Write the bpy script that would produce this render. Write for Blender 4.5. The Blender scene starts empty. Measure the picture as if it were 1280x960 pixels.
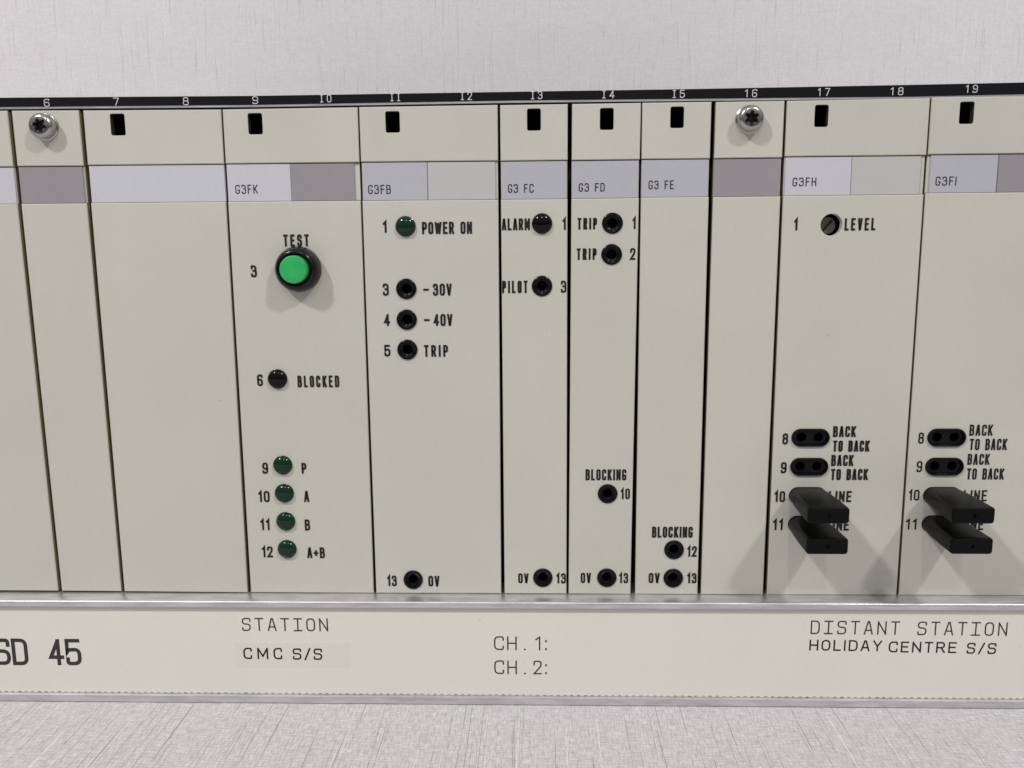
import bpy, bmesh, math, random
from mathutils import Matrix, Vector
random.seed(7)
sc = bpy.context.scene
MM = 0.001
Z0 = 34.7                     # mm: height of the modules' lower edge above the table

# ------------------------------------------------------------------ camera
cam_d = bpy.data.cameras.new('camera'); cam = bpy.data.objects.new('camera', cam_d)
sc.collection.objects.link(cam); sc.camera = cam
cam_d.sensor_width = 36.0; cam_d.lens = 36.0 * 1080 / 1280
cam_d.clip_start = 0.01; cam_d.clip_end = 50
rt = (0.99947, 0.031535, -0.008122); up = (0.002873, 0.163051, 0.986613); bk = (0.032437, -0.986114, 0.162874)
cam.matrix_world = Matrix(((rt[0], up[0], bk[0], 0.153727), (rt[1], up[1], bk[1], -0.257418),
                           (rt[2], up[2], bk[2], (109.346 + Z0) * MM), (0, 0, 0, 1)))
# ------------------------------------------------------------------ room light
w = bpy.data.worlds.new('World'); sc.world = w; w.use_nodes = True
nt = w.node_tree; nt.nodes.clear()
out = nt.nodes.new('ShaderNodeOutputWorld'); bg = nt.nodes.new('ShaderNodeBackground')
tc = nt.nodes.new('ShaderNodeTexCoord'); sx = nt.nodes.new('ShaderNodeSeparateXYZ'); cr = nt.nodes.new('ShaderNodeValToRGB')
mp = nt.nodes.new('ShaderNodeMapRange'); mp.inputs[1].default_value = -1; mp.inputs[2].default_value = 1
nt.links.new(tc.outputs['Generated'], sx.inputs[0]); nt.links.new(sx.outputs['Z'], mp.inputs[0])
nt.links.new(mp.outputs[0], cr.inputs[0]); nt.links.new(cr.outputs[0], bg.inputs[0]); nt.links.new(bg.outputs[0], out.inputs[0])
e = cr.color_ramp.elements
e[0].position = 0.0; e[0].color = (.20, .20, .20, 1)
e[1].position = 1.0; e[1].color = (1.0, 1.0, 1.0, 1)
k = e.new(.50); k.color = (.16, .16, .155, 1)
k = e.new(.62); k.color = (.62, .62, .62, 1)
bg.inputs['Strength'].default_value = 0.51
def lamp(name, loc, power, size, col):
    d = bpy.data.lights.new(name, 'AREA'); d.shape = 'DISK'; d.size = size; d.energy = power; d.color = col
    o = bpy.data.objects.new(name, d); sc.collection.objects.link(o); o.location = loc
    o.rotation_euler = (Vector((.15, 0, .1)) - Vector(loc)).to_track_quat('-Z', 'Y').to_euler()
    return o
lamp('ceiling_lamp', (-0.75, -0.87, 1.28), 14.6, .12, (1, .985, .95))
lamp('ceiling_lamp', (1.05, -0.95, 1.45), 13.6, .12, (1, .985, .95))
lamp('ceiling_lamp', (0.13, -1.9, 1.9), 7, .12, (1, .985, .95))
sc.view_settings.view_transform = 'Standard'; sc.view_settings.look = 'None'
sc.view_settings.exposure = 0.0; sc.view_settings.gamma = 1.0

# ------------------------------------------------------------------ materials
def mat(name, col, rough=.5, metal=0., coat=0., spec=.5):
    m = bpy.data.materials.new(name); m.use_nodes = True
    b = m.node_tree.nodes['Principled BSDF']
    b.inputs['Base Color'].default_value = (*col, 1); b.inputs['Roughness'].default_value = rough
    b.inputs['Metallic'].default_value = metal; b.inputs['Coat Weight'].default_value = coat
    b.inputs['Coat Roughness'].default_value = .08
    b.inputs['Specular IOR Level'].default_value = spec
    return m
def node(m, t): return m.node_tree.nodes.new(t)
def link(m, a, b): m.node_tree.links.new(a, b)
def obj_coords(m, scale):
    t = node(m, 'ShaderNodeNewGeometry'); mp = node(m, 'ShaderNodeMapping')
    mp.inputs['Scale'].default_value = scale
    link(m, t.outputs['Position'], mp.inputs['Vector']); return mp.outputs[0]
def noise(m, scale, detail=2., rough=.5):
    n = node(m, 'ShaderNodeTexNoise'); n.inputs['Scale'].default_value = 1
    n.inputs['Detail'].default_value = detail; n.inputs['Roughness'].default_value = rough
    link(m, obj_coords(m, scale), n.inputs['Vector']); return n.outputs['Fac']
def ramp(m, fac, stops):
    r = node(m, 'ShaderNodeValToRGB'); link(m, fac, r.inputs[0]); el = r.color_ramp.elements
    el[0].position, c0 = stops[0]; el[1].position, c1 = stops[-1]
    el[0].color = (c0, c0, c0, 1) if not isinstance(c0, tuple) else (*c0, 1)
    el[1].color = (c1, c1, c1, 1) if not isinstance(c1, tuple) else (*c1, 1)
    for p, c in stops[1:-1]:
        k = el.new(p); k.color = (c, c, c, 1) if not isinstance(c, tuple) else (*c, 1)
    return r.outputs[0]
def mix(m, fac, a, b, mode='MIX'):
    n = node(m, 'ShaderNodeMix'); n.data_type = 'RGBA'; n.blend_type = mode
    if isinstance(fac, (int, float)): n.inputs[0].default_value = fac
    else: link(m, fac, n.inputs[0])
    for s, v in ((n.inputs[6], a), (n.inputs[7], b)):
        if isinstance(v, tuple): s.default_value = (*v, 1)
        else: link(m, v, s)
    return n.outputs[2]
def bump(m, h, strength, dist):
    n = node(m, 'ShaderNodeBump'); n.inputs['Strength'].default_value = strength; n.inputs['Distance'].default_value = dist
    link(m, h, n.inputs['Height']); link(m, n.outputs[0], m.node_tree.nodes['Principled BSDF'].inputs['Normal'])
def base(m, sock): link(m, sock, m.node_tree.nodes['Principled BSDF'].inputs['Base Color'])

def paint(name, col, var=.05, rough=.42):
    m = mat(name, col, rough)
    big = ramp(m, noise(m, (22, 22, 16), 4, .6), [(.3, 1 - var), (.7, 1.0)])
    fine = ramp(m, noise(m, (900, 900, 900), 2), [(.3, .97), (.7, 1.0)])
    specks = ramp(m, noise(m, (420, 420, 420), 1), [(.19, .45), (.215, 1.0)])
    c = mix(m, 1, col, big, 'MULTIPLY'); c = mix(m, 1, c, fine, 'MULTIPLY'); c = mix(m, .35, c, specks, 'MULTIPLY')
    oi = node(m, 'ShaderNodeObjectInfo')
    c = mix(m, 1, c, ramp(m, oi.outputs['Random'], [(0., (.955, .955, .96)), (.5, (1., .995, .97)), (1., (1., 1., 1.))]), 'MULTIPLY')
    scuff = ramp(m, noise(m, (70, 70, 240), 5, .7), [(.70, 0.), (.78, 1.)])
    sm = node(m, 'ShaderNodeMath'); sm.operation = 'MULTIPLY'; link(m, scuff, sm.inputs[0]); sm.inputs[1].default_value = .10
    c = mix(m, sm.outputs[0], c, (.12, .11, .08))
    base(m, c)
    bump(m, noise(m, (1500, 1500, 1500), 1), .12, .0001)
    return m
M_PANEL = paint('cream_enamel', (.528, .522, .472), .075)
M_EDGE = M_PANEL
M_STRIP = paint('ivory_strip', (.685, .677, .63), .03, .38)
M_STICK = paint('ivory_sticker', (.655, .643, .585), .03, .3)
M_LAV = paint('lavender_label', (.435, .43, .49), .03, .35)
M_WHITE = paint('white_label', (.53, .525, .59), .03, .35)
M_LGREY = paint('pale_grey_label', (.475, .472, .478), .03, .35)
M_DARK = paint('mauve_grey_label', (.285, .27, .295), .05, .35)
M_INK = mat('black_ink', (.012, .011, .011), .6, spec=.25)
M_GREYINK = mat('dark_grey_ink', (.035, .033, .03), .6, spec=.25)
M_NUM = mat('white_ink', (.58, .58, .60), .6)
M_BLACK = mat('black_plastic', (.006, .006, .007), .38, spec=.2)
M_SOCK = mat('gloss_black_plastic', (.004, .004, .005), .24, spec=.16)
M_BEZ = mat('bezel_plastic', (.004, .004, .005), .2, spec=.32)
M_PLUG = mat('plug_plastic', (.0018, .0018, .0018), .36, spec=.13)
bump(M_PLUG, noise(M_PLUG, (900, 900, 900), 3), .10, .0001)
M_TAPE = mat('black_tape', (.006, .006, .008), .5, spec=.12)
M_CHASSIS = mat('gap_shade_black', (.012, .012, .010), .8, spec=.1)  # black stands for the shade inside the rack
M_SLOT = mat('dark_bare_edge', (.035, .032, .024), .7, spec=.2)  # darker tone for slot walls and the screw recess
M_OLIVE = mat('yellow_passivated_edge', (.30, .275, .15), .5, .3)
M_GREEN = mat('green_button_plastic', (.025, .50, .12), .32)
base(M_GREEN, ramp(M_GREEN, noise(M_GREEN, (260, 260, 260), 4, .65), [(.3, (.019, .34, .085)), (.7, (.03, .43, .11))]))
M_LEDG = mat('dark_green_lens', (.004, .022, .010), .11, spec=.30)
M_LEDR = mat('dark_red_lens', (.003, .002, .002), .11, spec=.22)
M_TRIM = mat('trimmer_metal', (.13, .125, .10), .4, .4)
M_STEEL = mat('steel', (.43, .42, .40), .22, 1.)
M_ALU = mat('aluminium', (.60, .59, .62), .34, .8)
_b = M_ALU.node_tree.nodes['Principled BSDF']
link(M_ALU, ramp(M_ALU, noise(M_ALU, (60, 900, 900), 3), [(.3, .30), (.7, .44)]), _b.inputs['Roughness'])
base(M_ALU, ramp(M_ALU, noise(M_ALU, (90, 400, 700), 4, .6), [(.28, (.50, .49, .515)), (.62, (.67, .66, .69))]))

def linen(name, col, along, strength, f=1.0, lf=1.0):
    """woven vinyl: long threads along one axis, fine cross threads"""
    m = mat(name, col, .62, spec=.3)
    def sc_(a, l):               # a: scale across the threads, l: along them
        return (a * f, l * f * lf, 1) if along == 'Y' else (a * f, 1, l * f * lf)
    def times(sock, k):
        n = node(m, 'ShaderNodeMath'); n.operation = 'MULTIPLY'; link(m, sock, n.inputs[0]); n.inputs[1].default_value = k
        return n.outputs[0]
    def dim(k): return tuple(min(.95, x * k) for x in col)
    c = mix(m, ramp(m, noise(m, sc_(2500, 300), 3, .65), [(.34, strength * .85), (.58, 0.)]), col, dim(.50))         # fine threads
    c = mix(m, ramp(m, noise(m, sc_(230, 2300), 3, .65), [(.34, strength * .85), (.58, 0.)]), c, dim(.52))          # cross threads
    c = mix(m, times(ramp(m, noise(m, sc_(2000, 13), 1.5, .6), [(.66, 0.), (.72, 1.)]), strength * .8), c, dim(1.3))  # pale slubs
    c = mix(m, times(ramp(m, noise(m, sc_(2100, 16), 1.5, .6), [(.31, 1.), (.36, 0.)]), strength), c, dim(.30))       # dark slubs
    c = mix(m, times(ramp(m, noise(m, sc_(30, 30), 3, .5), [(.35, 1.), (.65, 0.)]), .08), c, dim(.7))
    base(m, c)
    bump(m, noise(m, sc_(1150, 42), 2, .55), .2, .0004)
    return m
M_TABLE = linen('linen_vinyl_table', (.635, .614, .638), 'Y', .82)
M_WALL = linen('linen_vinyl_wall', (.705, .687, .715), 'Z', .24, .60, 3.0)

# ------------------------------------------------------------------ helpers
COL = sc.collection; ORG = {}
def P(x, y, z): return Vector((x * MM, y * MM, (z + Z0) * MM))
def thing(name, label, cat, loc, group=None):
    o = bpy.data.objects.new(name, None); COL.objects.link(o); o.empty_display_size = .01
    o.location = P(*loc); ORG[o] = P(*loc); o['label'] = label; o['category'] = cat
    if group: o['group'] = group
    return o
def obj(name, bm, mats, parent=None, org=None, smooth=False, recalc=True):
    """link a bmesh (mm, panel coordinates) as one object"""
    org = P(*org) if org else (ORG[parent] if parent else Vector((0, 0, 0)))
    if recalc: bmesh.ops.recalc_face_normals(bm, faces=bm.faces)
    for v in bm.verts: v.co = P(*v.co) - org
    me = bpy.data.meshes.new(name); bm.to_mesh(me); bm.free()
    for m in (mats if isinstance(mats, (list, tuple)) else [mats]): me.materials.append(m)
    if smooth:
        for p in me.polygons: p.use_smooth = True
        me.set_sharp_from_angle(angle=math.radians(35))
    return place(name, me, parent, org)
def place(name, me, parent, org):
    o = bpy.data.objects.new(name, me); COL.objects.link(o); ORG[o] = org
    if parent: o.parent = parent; o.location = org - ORG[parent]
    else: o.location = org
    return o
def inset(pts, d):
    n = len(pts); out = []
    area = sum(pts[i][0] * pts[(i + 1) % n][1] - pts[(i + 1) % n][0] * pts[i][1] for i in range(n))
    s = 1 if area > 0 else -1
    for i in range(n):
        p0, p1, p2 = Vector(pts[i - 1]), Vector(pts[i]), Vector(pts[(i + 1) % n])
        a = (p1 - p0).normalized(); b = (p2 - p1).normalized()
        na = Vector((-a.y, a.x)) * s; nb = Vector((-b.y, b.x)) * s
        k = na + nb; k = k / max(.3, k.dot(k)) * 2
        out.append(tuple(p1 + k * d))
    return out
def ring(bm, pts, y): return [bm.verts.new((p[0], y, p[1])) for p in pts]
def bridge(bm, a, b, mi=0):
    n = len(a)
    for i in range(n):
        f = bm.faces.new((a[i], a[(i + 1) % n], b[(i + 1) % n], b[i])); f.material_index = mi
def fill(bm, rings, mi=0):
    ed = []
    for r in rings:
        for i in range(len(r)):
            ed.append(bm.edges.get((r[i], r[(i + 1) % len(r)])) or bm.edges.new((r[i], r[(i + 1) % len(r)])))
    g = bmesh.ops.triangle_fill(bm, use_beauty=True, use_dissolve=False, edges=ed)
    for f in g['geom']:
        if isinstance(f, bmesh.types.BMFace): f.material_index = mi
def plate(bm, outer, y=0., t=2., ch=.25, holes=(), hch=.12, mi=0, back=True, hmi=0, emi=None):
    r0 = ring(bm, inset(outer, ch), y); r1 = ring(bm, outer, y + ch); r2 = ring(bm, outer, y + t)
    bridge(bm, r0, r1, mi); bridge(bm, r1, r2, mi if emi is None else emi)
    hs = []; h2s = []
    for h in holes:
        a = ring(bm, inset(h, -hch), y); b = ring(bm, h, y + hch); c = ring(bm, h, y + t)
        bridge(bm, a, b, mi); bridge(bm, b, c, hmi); hs.append(a); h2s.append(c)
    fill(bm, [r0] + hs, mi)
    if back: fill(bm, [r2] + h2s, mi)
def rrect(cx, cz, w, h, r, n=6):
    pts = []
    for (sx_, sz_, a0) in ((1, 1, 0), (-1, 1, 90), (-1, -1, 180), (1, -1, 270)):
        for i in range(n + 1):
            a = math.radians(a0 + 90 * i / n)
            pts.append((cx + sx_ * (w / 2 - r) + r * math.cos(a), cz + sz_ * (h / 2 - r) + r * math.sin(a)))
    res = []
    for p in pts:
        if not res or (abs(p[0] - res[-1][0]) + abs(p[1] - res[-1][1])) > 1e-4: res.append(p)
    if abs(res[0][0] - res[-1][0]) + abs(res[0][1] - res[-1][1]) < 1e-4: res.pop()
    return res
def circ(cx, cz, r, n=32): return [(cx + r * math.cos(2 * math.pi * i / n), cz + r * math.sin(2 * math.pi * i / n)) for i in range(n)]
def lathe(bm, cx, cz, prof, n=40, cap=True, mi=0):
    """prof: (r, y) from the outer edge inwards; y negative = towards the viewer"""
    prev = None
    for r, y in prof:
        rg = ring(bm, circ(cx, cz, r, n), y)
        if prev: bridge(bm, prev, rg, mi)
        prev = rg
    if cap:
        f = bm.faces.new(prev); f.material_index = mi

# ------------------------------------------------------------------ lettering: a stroke alphabet
R_, S_ = 1, 0
def g(w, *paths): return (w, paths)
def o(*p): return (False, p)
def c(*p): return (True, p)
GL = {
 'A': g(1, o((0, 0), (.42, 1), (.58, 1), (1, 0)), o((.17, .30), (.83, .30))),
 'B': g(1, c((0, .52), (0, 1), (.93, 1, 1), (.93, .52, 1)), c((0, .52), (1, .52, 1), (1, 0, 1), (0, 0))),
 'C': g(1, o((1, .75), (1, 1, 1), (0, 1, 1), (0, 0, 1), (1, 0, 1), (1, .25))),
 'D': g(1, c((0, 0), (0, 1), (1, 1, 1), (1, 0, 1))),
 'E': g(.88, o((1, 1), (0, 1), (0, 0), (1, 0)), o((0, .52), (.85, .52))),
 'F': g(.85, o((1, 1), (0, 1), (0, 0)), o((0, .52), (.85, .52))),
 'G': g(1, o((1, .77), (1, 1, 1), (0, 1, 1), (0, 0, 1), (1, 0, 1), (1, .42), (.62, .42))),
 'H': g(1, o((0, 0), (0, 1)), o((1, 0), (1, 1)), o((0, .5), (1, .5))),
 'I': g(.0, o((.5, 0), (.5, 1))),
 'K': g(1, o((0, 0), (0, 1)), o((1, 1), (0, .38)), o((.32, .58), (1, 0))),
 'L': g(.8, o((0, 1), (0, 0), (1, 0))),
 'M': g(1.3, o((0, 0), (0, 1)), o((.04, .95), (.5, .22)), o((.96, .95), (.5, .22)), o((1, 1), (1, 0))),
 'N': g(1, o((0, 0), (0, 1)), o((.06, .92), (.94, .08)), o((1, 0), (1, 1))),
 'O': g(1, c((0, 0, 1), (0, 1, 1), (1, 1, 1), (1, 0, 1))),
 'P': g(.95, o((0, 0), (0, 1), (1, 1, 1), (1, .44, 1), (0, .44))),
 'R': g(1, o((0, 0), (0, 1), (.95, 1, 1), (.95, .48, 1), (0, .48)), o((.55, .48), (1, 0))),
 'S': g(1, o((1, .79), (1, 1, 1), (0, 1, 1), (0, .53, 1), (1, .53, 1), (1, 0, 1), (0, 0, 1), (0, .21))),
 'T': g(.95, o((0, 1), (1, 1)), o((.5, 1), (.5, 0))),
 'V': g(1, o((0, 1), (.45, 0), (.55, 0), (1, 1))),
 'W': g(1.6, o((0, 1), (.24, .02)), o((.24, .02), (.5, .9)), o((.5, .9), (.76, .02)), o((.76, .02), (1, 1))),
 'Y': g(1, o((0, 1), (.5, .45), (1, 1)), o((.5, .45), (.5, 0))),
 '0': g(1, c((0, 0, 1), (0, 1, 1), (1, 1, 1), (1, 0, 1))),
 '1': g(.45, o((0, .80), (.9, 1), (.9, 0))),
 '2': g(1, o((0, .72), (0, 1, 1), (1, 1, 1), (1, .62, 1), (0, 0), (1, 0))),
 '3': g(1, o((0, .80), (0, 1, 1), (.95, 1, 1), (.95, .54, 1), (.4, .54)), o((.4, .54), (1, .54, 1), (1, 0, 1), (0, 0, 1), (0, .20))),
 '4': g(1, o((.72, 0), (.72, 1)), o((.70, .98), (0, .28), (1.05, .28))),
 '5': g(1, o((.95, 1), (0, 1), (0, .52), (.12, .60, 1), (1, .62, 1), (1, 0, 1), (0, 0, 1), (0, .20))),
 '6': g(1, o((1, .84), (1, 1, 1), (0, 1, 1), (0, 0, 1), (1, 0, 1), (1, .56, 1), (0, .56))),
 '7': g(.95, o((0, 1), (1, 1), (.35, 0))),
 '8': g(1, c((.04, .54, 1), (.04, 1, 1), (.96, 1, 1), (.96, .54, 1)), c((0, .54, 1), (0, 0, 1), (1, 0, 1), (1, .54, 1))),
 '9': g(1, o((0, .16), (0, 0, 1), (1, 0, 1), (1, 1, 1), (0, 1, 1), (0, .44, 1), (1, .44))),
 '-': g(.9, o((0, .5), (1, .5))),
 '+': g(.9, o((0, .46), (1, .46)), o((.5, .24), (.5, .68))),
 '/': g(.7, o((0, -.05), (1, 1.05))),
 '.': g(.0, o((.5, 0), (.5, .02))),
 ':': g(.0, o((.5, .02), (.5, .10)), o((.5, .9), (.5, .98))),
 '!': g(.0, o((.5, 0), (.5, 1))),
}
SERIF_I = g(.62, o((.5, 0), (.5, 1)), o((0, 1), (1, 1)), o((0, 0), (1, 0)))
def smooth_path(pts, closed, rad):
    n = len(pts); out = []
    for i, p in enumerate(pts):
        q = Vector(p[:2]); r = p[2] if len(p) > 2 else 0
        if not r or (not closed and i in (0, n - 1)): out.append(q); continue
        a = Vector(pts[i - 1][:2]); b = Vector(pts[(i + 1) % n][:2])
        d = min(rad, (a - q).length * .499, (b - q).length * .499)
        s = q + (a - q).normalized() * d; t_ = q + (b - q).normalized() * d
        for k in range(7):
            u = k / 6
            out.append(s * (1 - u) ** 2 + q * 2 * u * (1 - u) * .96 + t_ * u * u + (s + t_) * .5 * (2 * u * (1 - u) * .04))
    res = [out[0]]
    for v in out[1:]:
        if (v - res[-1]).length > 1e-4: res.append(v)
    if closed and (res[0] - res[-1]).length < 1e-4: res.pop()
    return res
def ribbon(bm, pts, closed, hw, y, mi=0, cap=.92):
    n = len(pts); L = []; Rr = []
    for i, p in enumerate(pts):
        a = pts[i - 1] if (closed or i) else None; b = pts[(i + 1) % n] if (closed or i < n - 1) else None
        if a is None:
            d = (b - p).normalized(); k = Vector((-d.y, d.x)); p = p - d * hw * cap
        elif b is None:
            d = (p - a).normalized(); k = Vector((-d.y, d.x)); p = p + d * hw * cap
        else:
            d1 = (p - a).normalized(); d2 = (b - p).normalized()
            k = Vector((-d1.y, d1.x)) + Vector((-d2.y, d2.x)); k = k / max(.35, k.dot(k)) * 2
        L.append(bm.verts.new((p.x + k.x * hw, y, p.y + k.y * hw))); Rr.append(bm.verts.new((p.x - k.x * hw, y, p.y - k.y * hw)))
    for i in range(n if closed else n - 1):
        j = (i + 1) % n
        f = bm.faces.new((L[i], Rr[i], Rr[j], L[j])); f.material_index = mi
def text(bm, s, x, z, wd, h, st, y, gap=None, mono=False, rad=.34, serif_i=False, glyph_h=None):
    """letters of stroke st (mm) fitted in the box x..x+wd, z..z+h"""
    glyphs = []
    for ch in s:
        if ch == ' ': glyphs.append(None)
        else: glyphs.append(SERIF_I if (ch == 'I' and serif_i) else GL[ch])
    boxes = []
    if mono:
        n = len(s); cw = wd / (n - .32)
        for i, gl in enumerate(glyphs): boxes.append((x + i * cw, cw * .68))
    else:
        gp = .45 if gap is None else gap
        # total = sum(w_i)*k + n*st + gaps ; solve the width unit k
        ws = [(.55 if gl is None else gl[0]) for gl in glyphs]
        free = wd - len(s) * st
        k = max(.05, free / max(.01, (sum(ws) + gp * (len(s) - 1))))
        cx = x
        for gl, w_ in zip(glyphs, ws):
            boxes.append((cx, w_ * k + st)); cx += w_ * k + st + gp * k
    lay = 0
    for gl, (bx, bw) in zip(glyphs, boxes):
        if gl is None: continue
        iw = max(0, bw - st); ih = h - st
        for closed, pts in gl[1]:
            q = [(bx + st / 2 + (p[0] * iw if gl[0] else iw * .5), z + st / 2 + p[1] * ih) + tuple(p[2:]) for p in pts]
            ribbon(bm, smooth_path(q, closed, max(st * .55, min(rad * h, .5 * iw if iw > .3 else 9))), closed, st / 2, y - .003 * (lay % 5))
            lay += 1
def legend(s, x, z, wd, h, st, parent, y=-.03, m=None, name='legend', **kw):
    bm = bmesh.new(); text(bm, s, x, z, wd, h, st, y, **kw)
    for f in bm.faces:
        f.normal_update()
        if f.normal.y > 0: f.normal_flip()
    ob = obj(name, bm, m or M_INK, parent, org=(x + wd / 2, y, z + h / 2), recalc=False)
    ob['label'] = 'printed ' + ('number ' if s.isdigit() else 'lettering ') + s
    return ob

# ------------------------------------------------------------------ the setting
TILT = .0018
def lev(x, z): return z + TILT * (x - 145)
def slab(name, corners, m):
    bm = bmesh.new(); bm.faces.new([bm.verts.new(c_) for c_ in corners])
    ob = obj(name, bm, m); ob['kind'] = 'structure'; return ob
slab('tabletop', [(x, y, lev(x, -34.72)) for x, y in ((-1300, -900), (1600, -900), (1600, 300), (-1300, 300))], M_TABLE)
slab('wall', [(-1300, 299.5, -60), (1600, 299.5, -60), (1600, 299.5, 1400), (-1300, 299.5, 1400)], M_WALL)

# ------------------------------------------------------------------ subrack
XL, XR = -41.2, 305.4
rack = thing('subrack', 'grey equipment subrack with black numbered strip on top and ivory name strip along its foot', 'equipment rack', (145, 0, -34.7))
def extrude_x(bm, prof, x0, x1, mi=0, tilt=True):
    a = [bm.verts.new((x0, y, lev(x0, z) if tilt else z)) for y, z in prof]
    b = [bm.verts.new((x1, y, lev(x1, z) if tilt else z)) for y, z in prof]
    bridge(bm, a, b, mi)
    bm.faces.new(a).material_index = mi; bm.faces.new(b).material_index = mi
bm = bmesh.new()
extrude_x(bm, [(9, -.13), (.6, -.13), (-5.25, -.40), (-5.6, -.52), (-5.78, -.72), (-5.82, -1.0), (-5.82, -2.3), (-5.6, -2.5), (-4.0, -2.5), (-4.0, -32.25),
               (-5.5, -32.25), (-5.74, -32.35), (-5.82, -32.6), (-5.82, -34.4), (-5.6, -34.62), (9, -34.62)], XL, XR)
obj('bottom_rail', bm, M_ALU, rack, smooth=True)
bm = bmesh.new()
TOPZ = [(XL, 152.1), (0, 151.9), (72, 151.45), (146, 151.6), (200, 151.68), (259, 151.98), (290, 152.2), (XR, 152.3)]
LOWZ = [(XR, 148.98), (290, 149.06), (259, 148.80), (200, 149.02), (146, 149.22), (72, 148.98), (0, 149.32), (XL, 149.5)]
plate(bm, [(x, z + .12) for x, z in TOPZ] + [(x, z - .62) for x, z in LOWZ], .25, 12, .1)
obj('top_rail', bm, M_ALU, rack)
bm = bmesh.new(); plate(bm, TOPZ + LOWZ, .12, .12, .02)
strip = obj('number_strip', bm, M_TAPE, rack)
NUM = [('6', 9.33, 149.17, 1.66, 2.24), ('7', 29.94, 149.25, 1.65, 2.23), ('8', 50.43, 149.1, 1.64, 2.22), ('9', 70.82, 149.17, 1.64, 2.22), ('I0', 90.53, 149.35, 3.26, 2.21), ('II', 110.94, 149.42, 2.78, 2.21), ('I2', 131.24, 149.48, 3.22, 2.21), ('I3', 151.44, 149.45, 3.2, 2.2), ('I4', 171.75, 149.4, 3.41, 2.2), ('I5', 191.73, 149.3, 3.4, 2.19), ('16', 212.17, 149.19, 3.38, 2.18), ('17', 232.61, 149.25, 3.37, 2.18), ('18', 252.95, 149.2, 3.57, 2.17), ('19', 273.8, 149.6, 3.33, 2.17)]
for s, x, z, wd, h in NUM:
    ob = legend(s, x, z + .02, wd, h - .04, .22, strip, y=.08, m=M_NUM, name='numeral', gap=1.0, serif_i=True)
    ob['label'] = 'white numeral ' + s.replace('I', '1')
# ivory name strip with its writing
def strip_quad(x0, x1, za, zb): return [(x0, lev(x0, za)), (x1, lev(x1, za)), (x1, lev(x1, zb)), (x0, lev(x0, zb))]
bm = bmesh.new(); plate(bm, strip_quad(XL + .3, XR - .3, -32.2, -2.55), -4.85 + .5, .24, .05, mi=0)
x = XL + 1
while x < XR - 2:                              # perforated lower edge
    l = random.uniform(.75, 1.15); zc = -31.95 + random.uniform(-.05, .05); hh = random.uniform(.07, .13)
    f = bm.faces.new([bm.verts.new((xx, -4.372, lev(xx, zz))) for xx, zz in ((x, zc - hh), (x + l, zc - hh), (x + l, zc + hh), (x, zc + hh))]); f.material_index = 1
    x += 2.16 + random.uniform(-.06, .06)
M_PERF = mat('perforation_grime', (.13, .125, .09), .7)
name_strip = obj('name_strip', bm, [M_STRIP, M_PERF], rack)
bm = bmesh.new(); plate(bm, [(57.0, -23.2), (93.6, -22.9), (93.5, -14.9), (56.9, -15.1)], -4.39, .03, .01)
sticker = obj('name_sticker', bm, M_STICK, name_strip); sticker['label'] = 'slightly yellower sticker lettered CMC S/S'
YS = -4.39
for s, x, z, wd, h, st in (('S', -20.8, -23.16, 5.22, 9.02, 1.22), ('D', -15.07, -23.2, 5.21, 9.1, 1.22), ('4', -3.1, -23.15, 4.75, 9.0, 1.22), ('5', 2.36, -23.1, 5.06, 8.99, 1.22)):
    legend(s, x, z, wd, h, st, name_strip, y=YS, m=M_GREYINK, rad=.2)
legend('STATION', 59.76, -11.03, 27.28, 4.36, .43, name_strip, y=YS, m=M_GREYINK, mono=True, serif_i=True, rad=.28)
legend('CMC', 59.66, -20.5, 12.4, 3.85, .52, sticker, y=-4.42, gap=.75, rad=.42)
legend('S/S', 75.4, -20.6, 9.4, 3.85, .52, sticker, y=-4.42, gap=.4, rad=.36)
for row, two in ((-16.86, '1'), (-24.91, '2')):
    legend('C', 139.1, row, 3.1, 4.6, .44, name_strip, y=YS, m=M_GREYINK, rad=.28)
    legend('H', 143.2, row, 3.0, 4.6, .44, name_strip, y=YS, m=M_GREYINK)
    legend('.', 148.45, row, .75, .6, .55, name_strip, y=YS, m=M_GREYINK)
    legend(two, 151.4 if two == '2' else 152.0, row, 2.6 if two == '2' else 1.7, 4.6, .44, name_strip, y=YS, m=M_GREYINK, rad=.28)
    legend(':', 155.1, row, .8, 3.5, .5, name_strip, y=YS, m=M_GREYINK)
def tilted(ob, a): ob.rotation_euler.y = a
ob = legend('DISTANT STATION', 236.83, -10.98, 59.5, 4.44, .42, name_strip, y=YS, m=M_GREYINK, mono=True, serif_i=True, rad=.28); tilted(ob, .004)
for s, x, z, wd in (('HOLIDAY', 236.7, -16.35, 22.1), ('CENTRE', 260.9, -16.75, 20.6), ('S/S', 284.6, -17.0, 8.9)):
    ob = legend(s, x, z, wd, 3.6, .48, name_strip, y=YS, gap=.42, rad=.4); tilted(ob, .006)
# chassis as a black box behind the modules, added to darken their gaps
bm = bmesh.new()
def box(bm, x0, x1, y0, y1, z0, z1, mi=0):
    v = [bm.verts.new((x_, y_, z_)) for x_ in (x0, x1) for y_ in (y0, y1) for z_ in (z0, z1)]
    for f in ((0, 1, 3, 2), (4, 6, 7, 5), (0, 4, 5, 1), (2, 3, 7, 6), (0, 2, 6, 4), (1, 5, 7, 3)):
        bm.faces.new([v[i] for i in f]).material_index = mi
box(bm, XL + .6, XR - .6, 12.6, 235, -30, 151.2)
obj('chassis', bm, M_CHASSIS, rack)
for xa, xb in ((XL - 1.6, XL - .02), (XR + .02, XR + 1.6)):
    bm = bmesh.new(); box(bm, xa, xb, -3, 236, -33.6, 152.0); obj('side_plate', bm, M_ALU, rack)

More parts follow.
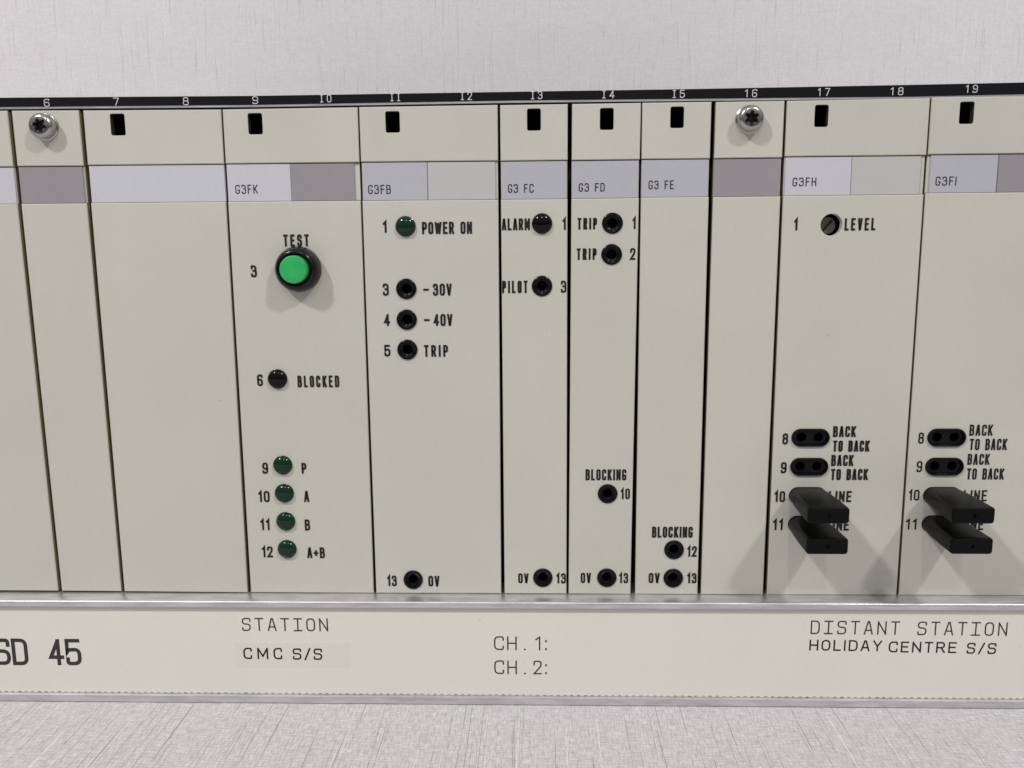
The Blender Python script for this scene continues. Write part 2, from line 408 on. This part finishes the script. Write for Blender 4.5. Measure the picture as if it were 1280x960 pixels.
# ------------------------------------------------------------------ shared fittings
def mesh_at(build, mats, name):
    """mesh built round (0, 0, 0) in mm, kept for several copies"""
    bm = bmesh.new(); build(bm); bmesh.ops.recalc_face_normals(bm, faces=bm.faces)
    for v in bm.verts: v.co = v.co * MM
    me = bpy.data.meshes.new(name); bm.to_mesh(me); bm.free()
    for m in (mats if isinstance(mats, list) else [mats]): me.materials.append(m)
    for p in me.polygons: p.use_smooth = True
    me.set_sharp_from_angle(angle=math.radians(35))
    return me
SOCK = mesh_at(lambda b: lathe(b, 0, 0, [(3.05, .3), (3.05, -.15), (2.98, -.34), (2.8, -.45), (2.5, -.43), (2.1, -.25), (1.98, .25), (1.55, .45), (1.42, .7), (1.35, 7.)]), M_SOCK, 'test_socket')
dome = [(3.0, .3), (3.0, -.15)] + [(2.92 * math.cos(a), -.2 - 1.45 * math.sin(a)) for a in [math.radians(d) for d in range(0, 86, 7)]]
LEDG = mesh_at(lambda b: lathe(b, 0, 0, dome, cap=True), M_LEDG, 'indicator_lamp')
LEDR = mesh_at(lambda b: lathe(b, 0, 0, dome, cap=True), M_LEDR, 'indicator_lamp')
BEZ = mesh_at(lambda b: lathe(b, 0, 0, [(6.75, .1), (6.75, -1.2), (6.55, -2.6), (6.1, -3.8), (5.6, -4.5), (5.2, -4.75), (4.9, -4.75), (4.7, -4.5), (4.6, -2.0)]), M_BEZ, 'push_button')
CAP = mesh_at(lambda b: lathe(b, 0, 0, [(4.08, -2.2), (4.08, -5.9), (4.0, -6.3), (3.8, -6.55), (3.5, -6.6), (2.4, -6.45), (.8, -6.38)]), M_GREEN, 'button_cap')
def two_pin(b):
    st = lambda d: rrect(0, 0, 11.4 - d, 5.5 - d, (5.5 - d) / 2 - .001, 8)
    r0 = ring(b, st(0), .3); r1 = ring(b, st(0), -.4); r2 = ring(b, st(.25), -.6); r3 = ring(b, st(.9), -.6); r4 = ring(b, st(1.2), -.3); r5 = ring(b, st(1.3), .5)
    for p, q in ((r0, r1), (r1, r2), (r2, r3), (r3, r4), (r4, r5)): bridge(b, p, q)
    hs = []
    for cx in (-2.54, 2.54):
        a = ring(b, circ(cx, 0, 1.45, 20), .5); c_ = ring(b, circ(cx, 0, 1.3, 20), 6); bridge(b, a, c_); b.faces.new(c_); hs.append(a)
    fill(b, [r5] + hs)
TWO = mesh_at(two_pin, M_SOCK, 'two_pin_socket')
def screw_mesh(b):
    star = []
    for i in range(48):
        a = 2 * math.pi * i / 48; star.append(((1.78 + .46 * math.cos(6 * a)) * math.cos(a), (1.78 + .46 * math.cos(6 * a)) * math.sin(a)))
    prof = [(3.95, .2), (3.95, -.35), (3.72, -.5), (3.60, -.55), (3.62, -2.3), (3.5, -2.75), (3.2, -3.15), (2.8, -3.4), (2.5, -3.5)]
    prev = None
    for r, y in prof:
        rg = ring(b, circ(0, 0, r, 48), y)
        if prev: bridge(b, prev, rg)
        prev = rg
    s0 = ring(b, star, -3.52); s1 = ring(b, [(x * .92, z * .92) for x, z in star], -3.35); s2 = ring(b, [(x * .86, z * .86) for x, z in star], -1.6)
    fill(b, [prev, s0]); bridge(b, s0, s1); bridge(b, s1, s2, 1); b.faces.new(s2).material_index = 1
SCREW = mesh_at(screw_mesh, [M_STEEL, M_SLOT], 'screw')
def fitting(name, me, parent, x, z, rot=0.):
    ob = place(name, me, parent, P(x, 0, z)); ob.rotation_euler.y = rot; return ob

# ------------------------------------------------------------------ the plug-in modules
# corners in mm (left, right) at: top, foot of the upper plate, head of the front panel, foot
MODS = {
'5': [((-40.34, 148.24), (-1.7, 148.24)), ((-40.34, 132.34), (-1.6, 132.34)), ((-40.34, 121.46), (-1.52, 121.46)), ((-40.34, 0.08), (-0.7, 0.08))],
'6': [((-0.51, 148.23), (19.44, 148.09)), ((-0.41, 132.42), (19.48, 132.34)), ((-0.34, 121.54), (19.51, 121.49)), ((0.48, 0.08), (19.83, 0.04))],
'7': [((20.74, 148.03), (61.42, 147.78)), ((20.75, 132.53), (61.33, 132.44)), ((20.76, 121.57), (61.27, 121.49)), ((20.87, 0.04), (60.6, -0.12))],
'9': [((61.89, 147.78), (101.31, 147.9)), ((61.86, 132.5), (101.27, 132.46)), ((61.85, 121.55), (101.24, 121.5)), ((61.63, -0.15), (100.9, -0.14))],
'11': [((101.73, 147.94), (141.78, 148.04)), ((101.73, 132.57), (141.74, 132.47)), ((101.73, 121.45), (141.7, 121.39)), ((101.74, -0.13), (141.31, -0.06))],
'13': [((142.47, 147.97), (161.89, 148.01)), ((142.47, 132.41), (161.88, 132.43)), ((142.46, 121.4), (161.87, 121.38)), ((142.4, -0.05), (161.81, -0.03))],
'14': [((163.14, 147.99), (182.77, 148.04)), ((163.08, 132.37), (182.67, 132.38)), ((163.03, 121.41), (182.6, 121.45)), ((162.52, -0.02), (181.84, -0.05))],
'15': [((183.15, 148.08), (202.77, 148.09)), ((183.17, 132.46), (202.76, 132.43)), ((183.19, 121.58), (202.76, 121.57)), ((183.34, -0.05), (202.71, 0.0))],
'16': [((204.01, 148.03), (223.4, 148.09)), ((203.99, 132.43), (223.36, 132.47)), ((203.98, 121.54), (223.34, 121.55)), ((203.83, 0.01), (223.04, -0.02))],
'17': [((224.08, 148.08), (264.1, 148.25)), ((224.1, 132.73), (264.1, 132.68)), ((224.11, 121.64), (264.11, 121.65)), ((224.27, -0.01), (264.12, 0.07))],
'19': [((264.54, 148.46), (304.5, 148.46)), ((264.57, 132.85), (304.5, 132.85)), ((264.6, 122.01), (304.5, 122.01)), ((264.85, 0.07), (304.5, 0.07))],
}
SLOT = {'7': (30.71, 143.91, 4.3, 6.14), '9': (71.26, 143.64, 4.2, 5.95), '11': (111.35, 143.67, 4.15, 5.95), '13': (152.19, 143.82, 3.95, 6.1), '14': (173.07, 143.73, 3.9, 6.04), '15': (193.13, 143.94, 3.85, 5.9), '17': (233.95, 143.82, 3.85, 6.06), '19': (274.55, 144.16, 4.0, 6.05)}
W_, L_, D_, G_ = M_WHITE, M_LAV, M_DARK, M_LGREY
STRIPS = {'5': [(-40, -1.75, W_)], '6': [(-.25, 18.95, D_)], '7': [(20.95, 61.15, W_)], '9': [(61.95, 80.72, W_), (80.78, 99.6, D_)],
 '11': [(101.9, 120.95, L_), (121.2, 140.85, G_)], '13': [(142.6, 161.6, L_)], '14': [(163.2, 182.35, L_)], '15': [(183.3, 202.5, L_)], '16': [(204.1, 222.95, D_)],
 '17': [(224.5, 243.22, W_), (243.36, 262.85, G_)], '19': [(265.6, 284.5, L_), (284.75, 304.2, D_)]}
STRIP_TEXT = {'9': ('G3FK', 64.21, 123.8, 6.66, 2.62), '11': ('G3FB', 103.55, 123.35, 6.66, 2.63), '13': ('G3 FC', 144.56, 123.29, 7.46, 2.5), '14': ('G3 FD', 165.14, 123.42, 7.53, 2.43), '15': ('G3 FE', 185.33, 123.91, 7.31, 2.48), '17': ('G3FH', 226.65, 124.33, 6.79, 2.47), '19': ('G3FI', 267.28, 124.11, 5.9, 2.55)}
TEXT = {
'9': [('TEST', 77.79, 108.39, 7.64, 3.51), ('3', 67.51, 99.41, 1.81, 3.55), ('6', 67.57, 66.43, 1.73, 3.6), ('BLOCKED', 79.97, 66.01, 12.75, 3.6), ('9', 67.63, 38.87, 1.76, 3.55), ('P', 79.89, 38.88, 1.49, 3.44), ('10', 65.87, 29.73, 3.53, 3.6), ('A', 80.21, 29.76, 1.6, 3.6), ('11', 65.99, 20.62, 2.91, 3.6), ('B', 80.02, 20.53, 1.64, 3.6), ('12', 66.0, 11.68, 3.44, 3.6), ('A+B', 80.35, 11.47, 5.58, 3.55)],
'11': [('1', 107.55, 112.14, 1.18, 3.48), ('POWER ON', 119.14, 111.64, 14.74, 3.55), ('3', 106.95, 93.68, 1.8, 3.6), ('-', 119.04, 93.59, 1.7, 3.55), ('30V', 121.95, 93.59, 5.6, 3.55), ('4', 107.01, 84.58, 1.79, 3.6), ('-', 119.05, 84.51, 1.7, 3.6), ('40V', 121.95, 84.51, 5.65, 3.6), ('5', 106.83, 75.38, 1.82, 3.53), ('TRIP', 118.82, 75.2, 7.25, 3.6), ('13', 105.36, 2.3, 3.04, 3.5), ('0V', 118.4, 2.23, 3.5, 3.55)],
'13': [('ALARM', 142.62, 112.51, 8.3, 3.46), ('1', 160.4, 112.51, 1.05, 3.45), ('PILOT', 142.55, 94.15, 7.6, 3.7), ('3', 159.95, 94.18, 1.66, 3.6), ('0V', 146.69, 3.43, 3.29, 3.3), ('13', 158.62, 3.41, 3.06, 3.37)],
'14': [('TRIP', 164.79, 112.56, 5.72, 3.4), ('1', 180.8, 112.56, 1.0, 3.45), ('TRIP', 164.6, 103.76, 5.86, 3.4), ('2', 180.23, 103.66, 1.6, 3.48), ('BLOCKING', 167.56, 36.78, 12.51, 3.55), ('10', 178.39, 30.81, 2.85, 3.43), ('0V', 166.25, 3.58, 3.25, 3.42), ('13', 178.23, 3.58, 2.85, 3.42)],
'15': [('BLOCKING', 188.2, 18.52, 12.54, 3.55), ('12', 199.18, 12.37, 2.96, 3.45), ('0V', 187.43, 3.68, 3.41, 3.36), ('13', 199.35, 3.68, 2.97, 3.35)],
'17': [('1', 227.53, 111.82, 1.05, 3.43), ('LEVEL', 242.06, 111.66, 8.81, 3.54), ('8', 226.9, 48.06, 1.72, 3.47), ('BACK', 241.92, 50.33, 6.83, 3.4), ('TO BACK', 242.08, 45.82, 10.97, 3.47), ('9', 226.8, 39.08, 1.72, 3.51), ('BACK', 241.83, 41.34, 6.7, 3.5), ('TO BACK', 241.93, 36.96, 11.16, 3.5), ('10', 225.24, 29.99, 3.22, 3.5), ('LINE', 241.68, 30.02, 6.83, 3.5), ('11', 225.12, 21.06, 3.05, 3.5), ('LINE', 241.43, 20.95, 6.86, 3.5)],
'19': [('8', 267.35, 48.26, 1.68, 3.48), ('BACK', 282.31, 50.69, 6.88, 3.45), ('TO BACK', 282.65, 46.28, 11.12, 3.5), ('9', 267.45, 39.47, 1.68, 3.45), ('BACK', 282.43, 41.74, 6.54, 3.4), ('TO BACK', 282.52, 37.14, 11.09, 3.5), ('10', 265.7, 30.54, 3.19, 3.42), ('LINE', 282.12, 30.34, 6.95, 3.5), ('11', 265.36, 21.32, 3.31, 3.41), ('LINE', 281.98, 21.22, 6.82, 3.5)],
}
THIN = {'TEST': .62, 'BLOCKED': .55}
SOCKETS = {'11': [(114.0, 95.66), (113.88, 86.48), (113.82, 77.43), (113.61, 4.45)], '13': [(154.39, 96.23), (154.42, 5.31)], '14': [(174.98, 114.34), (174.85, 105.33), (174.39, 32.58), (174.41, 5.4)], '15': [(195.1, 14.63), (195.06, 5.36)]}
LAMPS = {'9': [(73.87, 68.6, 'r'), (74.07, 41.6, 'g'), (74.11, 32.6, 'g'), (74.09, 23.5, 'g'), (74.06, 14.4, 'g')], '11': [(114.3, 113.95, 'g')], '13': [(154.44, 114.41, 'r')]}
TWOPIN = {'17': [(235.26, 50.17), (235.28, 41.14), (235.28, 32.0), (235.39, 22.9)], '19': [(275.68, 50.18), (275.68, 41.22), (275.67, 32.09), (275.84, 23.1)]}
DESC = {
'5': ('cream front panel with pale label cut by the left edge, beside the screwed filler', 'rack module'),
'6': ('blank cream filler with mauve label and star screw under numeral 6', 'filler panel'),
'7': ('wide blank cream panel with full pale label, left of the green button module', 'rack module'),
'9': ('cream module G3FK with green TEST button and column of dark green lamps', 'rack module'),
'11': ('cream module G3FB with POWER ON lamp and -30V, -40V and TRIP sockets', 'rack module'),
'13': ('narrow cream module G3 FC with ALARM lamp and PILOT socket', 'rack module'),
'14': ('narrow cream module G3 FD with two TRIP sockets and a BLOCKING 10 socket', 'rack module'),
'15': ('narrow cream module G3 FE, plain above its BLOCKING 12 and 0V sockets near the foot', 'rack module'),
'16': ('blank cream filler with mauve label and star screw under numeral 16', 'filler panel'),
'17': ('wide cream module G3FH with LEVEL trimmer hole and two black plugs', 'rack module'),
'19': ('wide cream module G3FI at the right edge, with two black plugs and no LEVEL hole', 'rack module'),
}
def at_row(q, r, x):          # height of row r at x
    (xa, za), (xb, zb) = q[r]; return za + (zb - za) * (x - xa) / (xb - xa)
TOPLATE = {}
for k, q in MODS.items():
    (tl, tr), (sl, sr), (ll, lr), (bl, br) = q
    root = thing('rack_module' if k not in ('6', '16') else 'filler_panel', DESC[k][0], DESC[k][1], ((bl[0] + br[0]) / 2, 0, bl[1]), 'modules plugged into the subrack')
    # upper plate with its slot
    holes = []
    if k in SLOT: holes.append(rrect(*SLOT[k], .55, 3))
    bm = bmesh.new(); plate(bm, [sl, sr, tr, tl], random.uniform(-.06, .06), 2.4, .22, holes, .1, hmi=1, emi=2)
    obj('upper_plate', bm, [M_PANEL, M_SLOT, M_OLIVE], root)
    if k in ('6', '16'):
        x, z = {'6': (9.27, 143.5), '16': (213.56, 143.1)}[k]
        fitting('screw', SCREW, root, x, z, {'6': .25, '16': .55}[k])
    # label channel and the labels in it
    bm = bmesh.new(); plate(bm, [(ll[0] + .1, ll[1] - 1.5), (lr[0] - .1, lr[1] - 1.5), (sr[0] - .1, sr[1] + 1.5), (sl[0] + .1, sl[1] + 1.5)], 2.45, 1.0, .1)
    x0, x1 = ll[0] + .05, lr[0] - .05
    za, zb = at_row(q, 2, x0) + .06, at_row(q, 1, x0) - .22
    plate(bm, [(x0, za), (x1, za), (x1, zb), (x0, zb)], .75, 1.68, .12, emi=1)
    obj('label_channel', bm, [M_PANEL, M_OLIVE], root)
    for i, (xa, xb, m) in enumerate(STRIPS[k]):
        bm = bmesh.new(); plate(bm, [(xa, at_row(q, 2, xa) + .1), (xb, at_row(q, 2, xb) + .1), (xb, at_row(q, 1, xb) - .28), (xa, at_row(q, 1, xa) - .28)], .3, .44, .06)
        lab = obj('label_strip', bm, m, root)
        lab['label'] = {M_WHITE: 'white label strip', M_LAV: 'pale lavender label strip', M_LGREY: 'pale grey label strip', M_DARK: 'dark mauve grey label strip'}[m]
        if i == 0 and k in STRIP_TEXT:
            s, x, z, wd, h = STRIP_TEXT[k]; legend(s, x, z, wd, h, .31, lab, y=.27, gap=.5)
    # front panel, drilled for its fittings
    holes = [circ(x, z, 2.9, 28) for x, z in SOCKETS.get(k, [])] + [circ(x, z, 2.85, 28) for x, z, _ in LAMPS.get(k, [])]
    holes += [rrect(x, z, 10.9, 5.1, 2.5, 7) for x, z in TWOPIN.get(k, [])]
    if k == '17': holes.append(circ(238.33, 113.33, 3.15, 36))
    bm = bmesh.new(); plate(bm, [bl, br, lr, ll], random.uniform(-.06, .06), 2.4, .22, holes, .08, emi=1)
    front = obj('front_panel', bm, [M_PANEL, M_OLIVE], root)
    for s, x, z, wd, h in TEXT.get(k, []):
        st = .60 if k != '19' else .54
        legend(s, x, z, wd, h, {'LEVEL': .58, 'TEST': .58, 'BLOCKED': .56}.get(s, st if len(s) > 1 or not s.isdigit() else .52) if not s.isdigit() else (.58 if k != '19' else .50), front, y=-.09, gap=.85 if s in ('BLOCKED', 'TEST', 'LEVEL', 'TRIP', 'PILOT') else .45)
    for x, z in SOCKETS.get(k, []): fitting('test_socket', SOCK, root, x, z)
    for x, z, c_ in LAMPS.get(k, []):
        ob = fitting('indicator_lamp', LEDG if c_ == 'g' else LEDR, root, x, z)
        ob['label'] = 'dark green indicator lamp' if c_ == 'g' else 'nearly black red indicator lamp'
    for x, z in TWOPIN.get(k, []): fitting('two_pin_socket', TWO, root, x, z)
    if k == '9':
        pb = fitting('push_button', BEZ, root, 82.11, 101.7)
        pb['label'] = 'round black push button with green cap'
        cp = place('button_cap', CAP, pb, P(82.05, 0, 101.75))
    if k == '17':
        bm = bmesh.new()
        a = ring(bm, circ(238.0, 113.2, 2.55, 32), 3.2); b_ = ring(bm, circ(238.0, 113.2, 2.35, 32), 3.0); r3 = ring(bm, circ(238.0, 113.2, 2.55, 32), 8)
        sl_ = [(238.0 + u * math.cos(.9) - v * math.sin(.9), 113.2 + u * math.sin(.9) + v * math.cos(.9)) for u, v in ((-2.0, -.4), (2.0, -.4), (2.0, .4), (-2.0, .4))]
        s0 = ring(bm, sl_, 3.0); s1 = ring(bm, sl_, 4.2); bridge(bm, r3, a); bridge(bm, a, b_); fill(bm, [b_, s0]); bridge(bm, s0, s1); bm.faces.new(s1)
        obj('trimmer', bm, M_TRIM, root)

# ------------------------------------------------------------------ bridging plugs
def plug_mesh(b):
    secs = [(-.62, 10.9, 5.0, 2.49), (-.75, 11.3, 5.3, 2.64), (-2.2, 11.35, 5.35, 2.6), (-5, 11.45, 5.3, 1.9), (-12, 11.6, 5.1, 1.2), (-18.7, 11.8, 4.85, .95), (-19.3, 11.7, 4.75, .9), (-19.68, 11.3, 4.4, .8), (-19.8, 10.8, 3.9, .6), (-19.68, 10.6, 3.7, .55)]
    prev = None
    for y, w_, h_, r in secs:
        rg = ring(b, rrect(0, 0, w_, h_, r, 6), y)
        if prev: bridge(b, prev, rg)
        else: b.faces.new(rg)
        prev = rg
    hole = [(-.6, -.55), (.6, -.55), (.6, .55), (-.6, .55)]
    h0 = ring(b, hole, -19.68); h1 = ring(b, hole, -19.2); fill(b, [prev, h0]); bridge(b, h0, h1); b.faces.new(h1)
PLUG = mesh_at(plug_mesh, M_PLUG, 'bridging_plug')
plug0 = None
for x, z, lab, dz in ((235.28, 32.0, 'black bridging plug in the LINE 10 socket of module G3FH, above another plug', .0), (235.39, 22.9, 'black bridging plug in the LINE 11 socket of module G3FH, below another plug', .0),
                  (275.67, 32.09, 'black bridging plug in the LINE 10 socket of module G3FI, above another plug', .0), (275.84, 23.1, 'black bridging plug in the LINE 11 socket of module G3FI, below another plug', .0)):
    if plug0 is None: ob = plug0 = bpy.data.objects.new('bridging_plug', PLUG)
    else: ob = plug0.copy()
    COL.objects.link(ob); ob.location = P(x, 0, z); ob.rotation_euler = (0, 0, 0)
    ob['label'] = lab; ob['category'] = 'plug'; ob['group'] = 'black plugs bridging the LINE sockets'
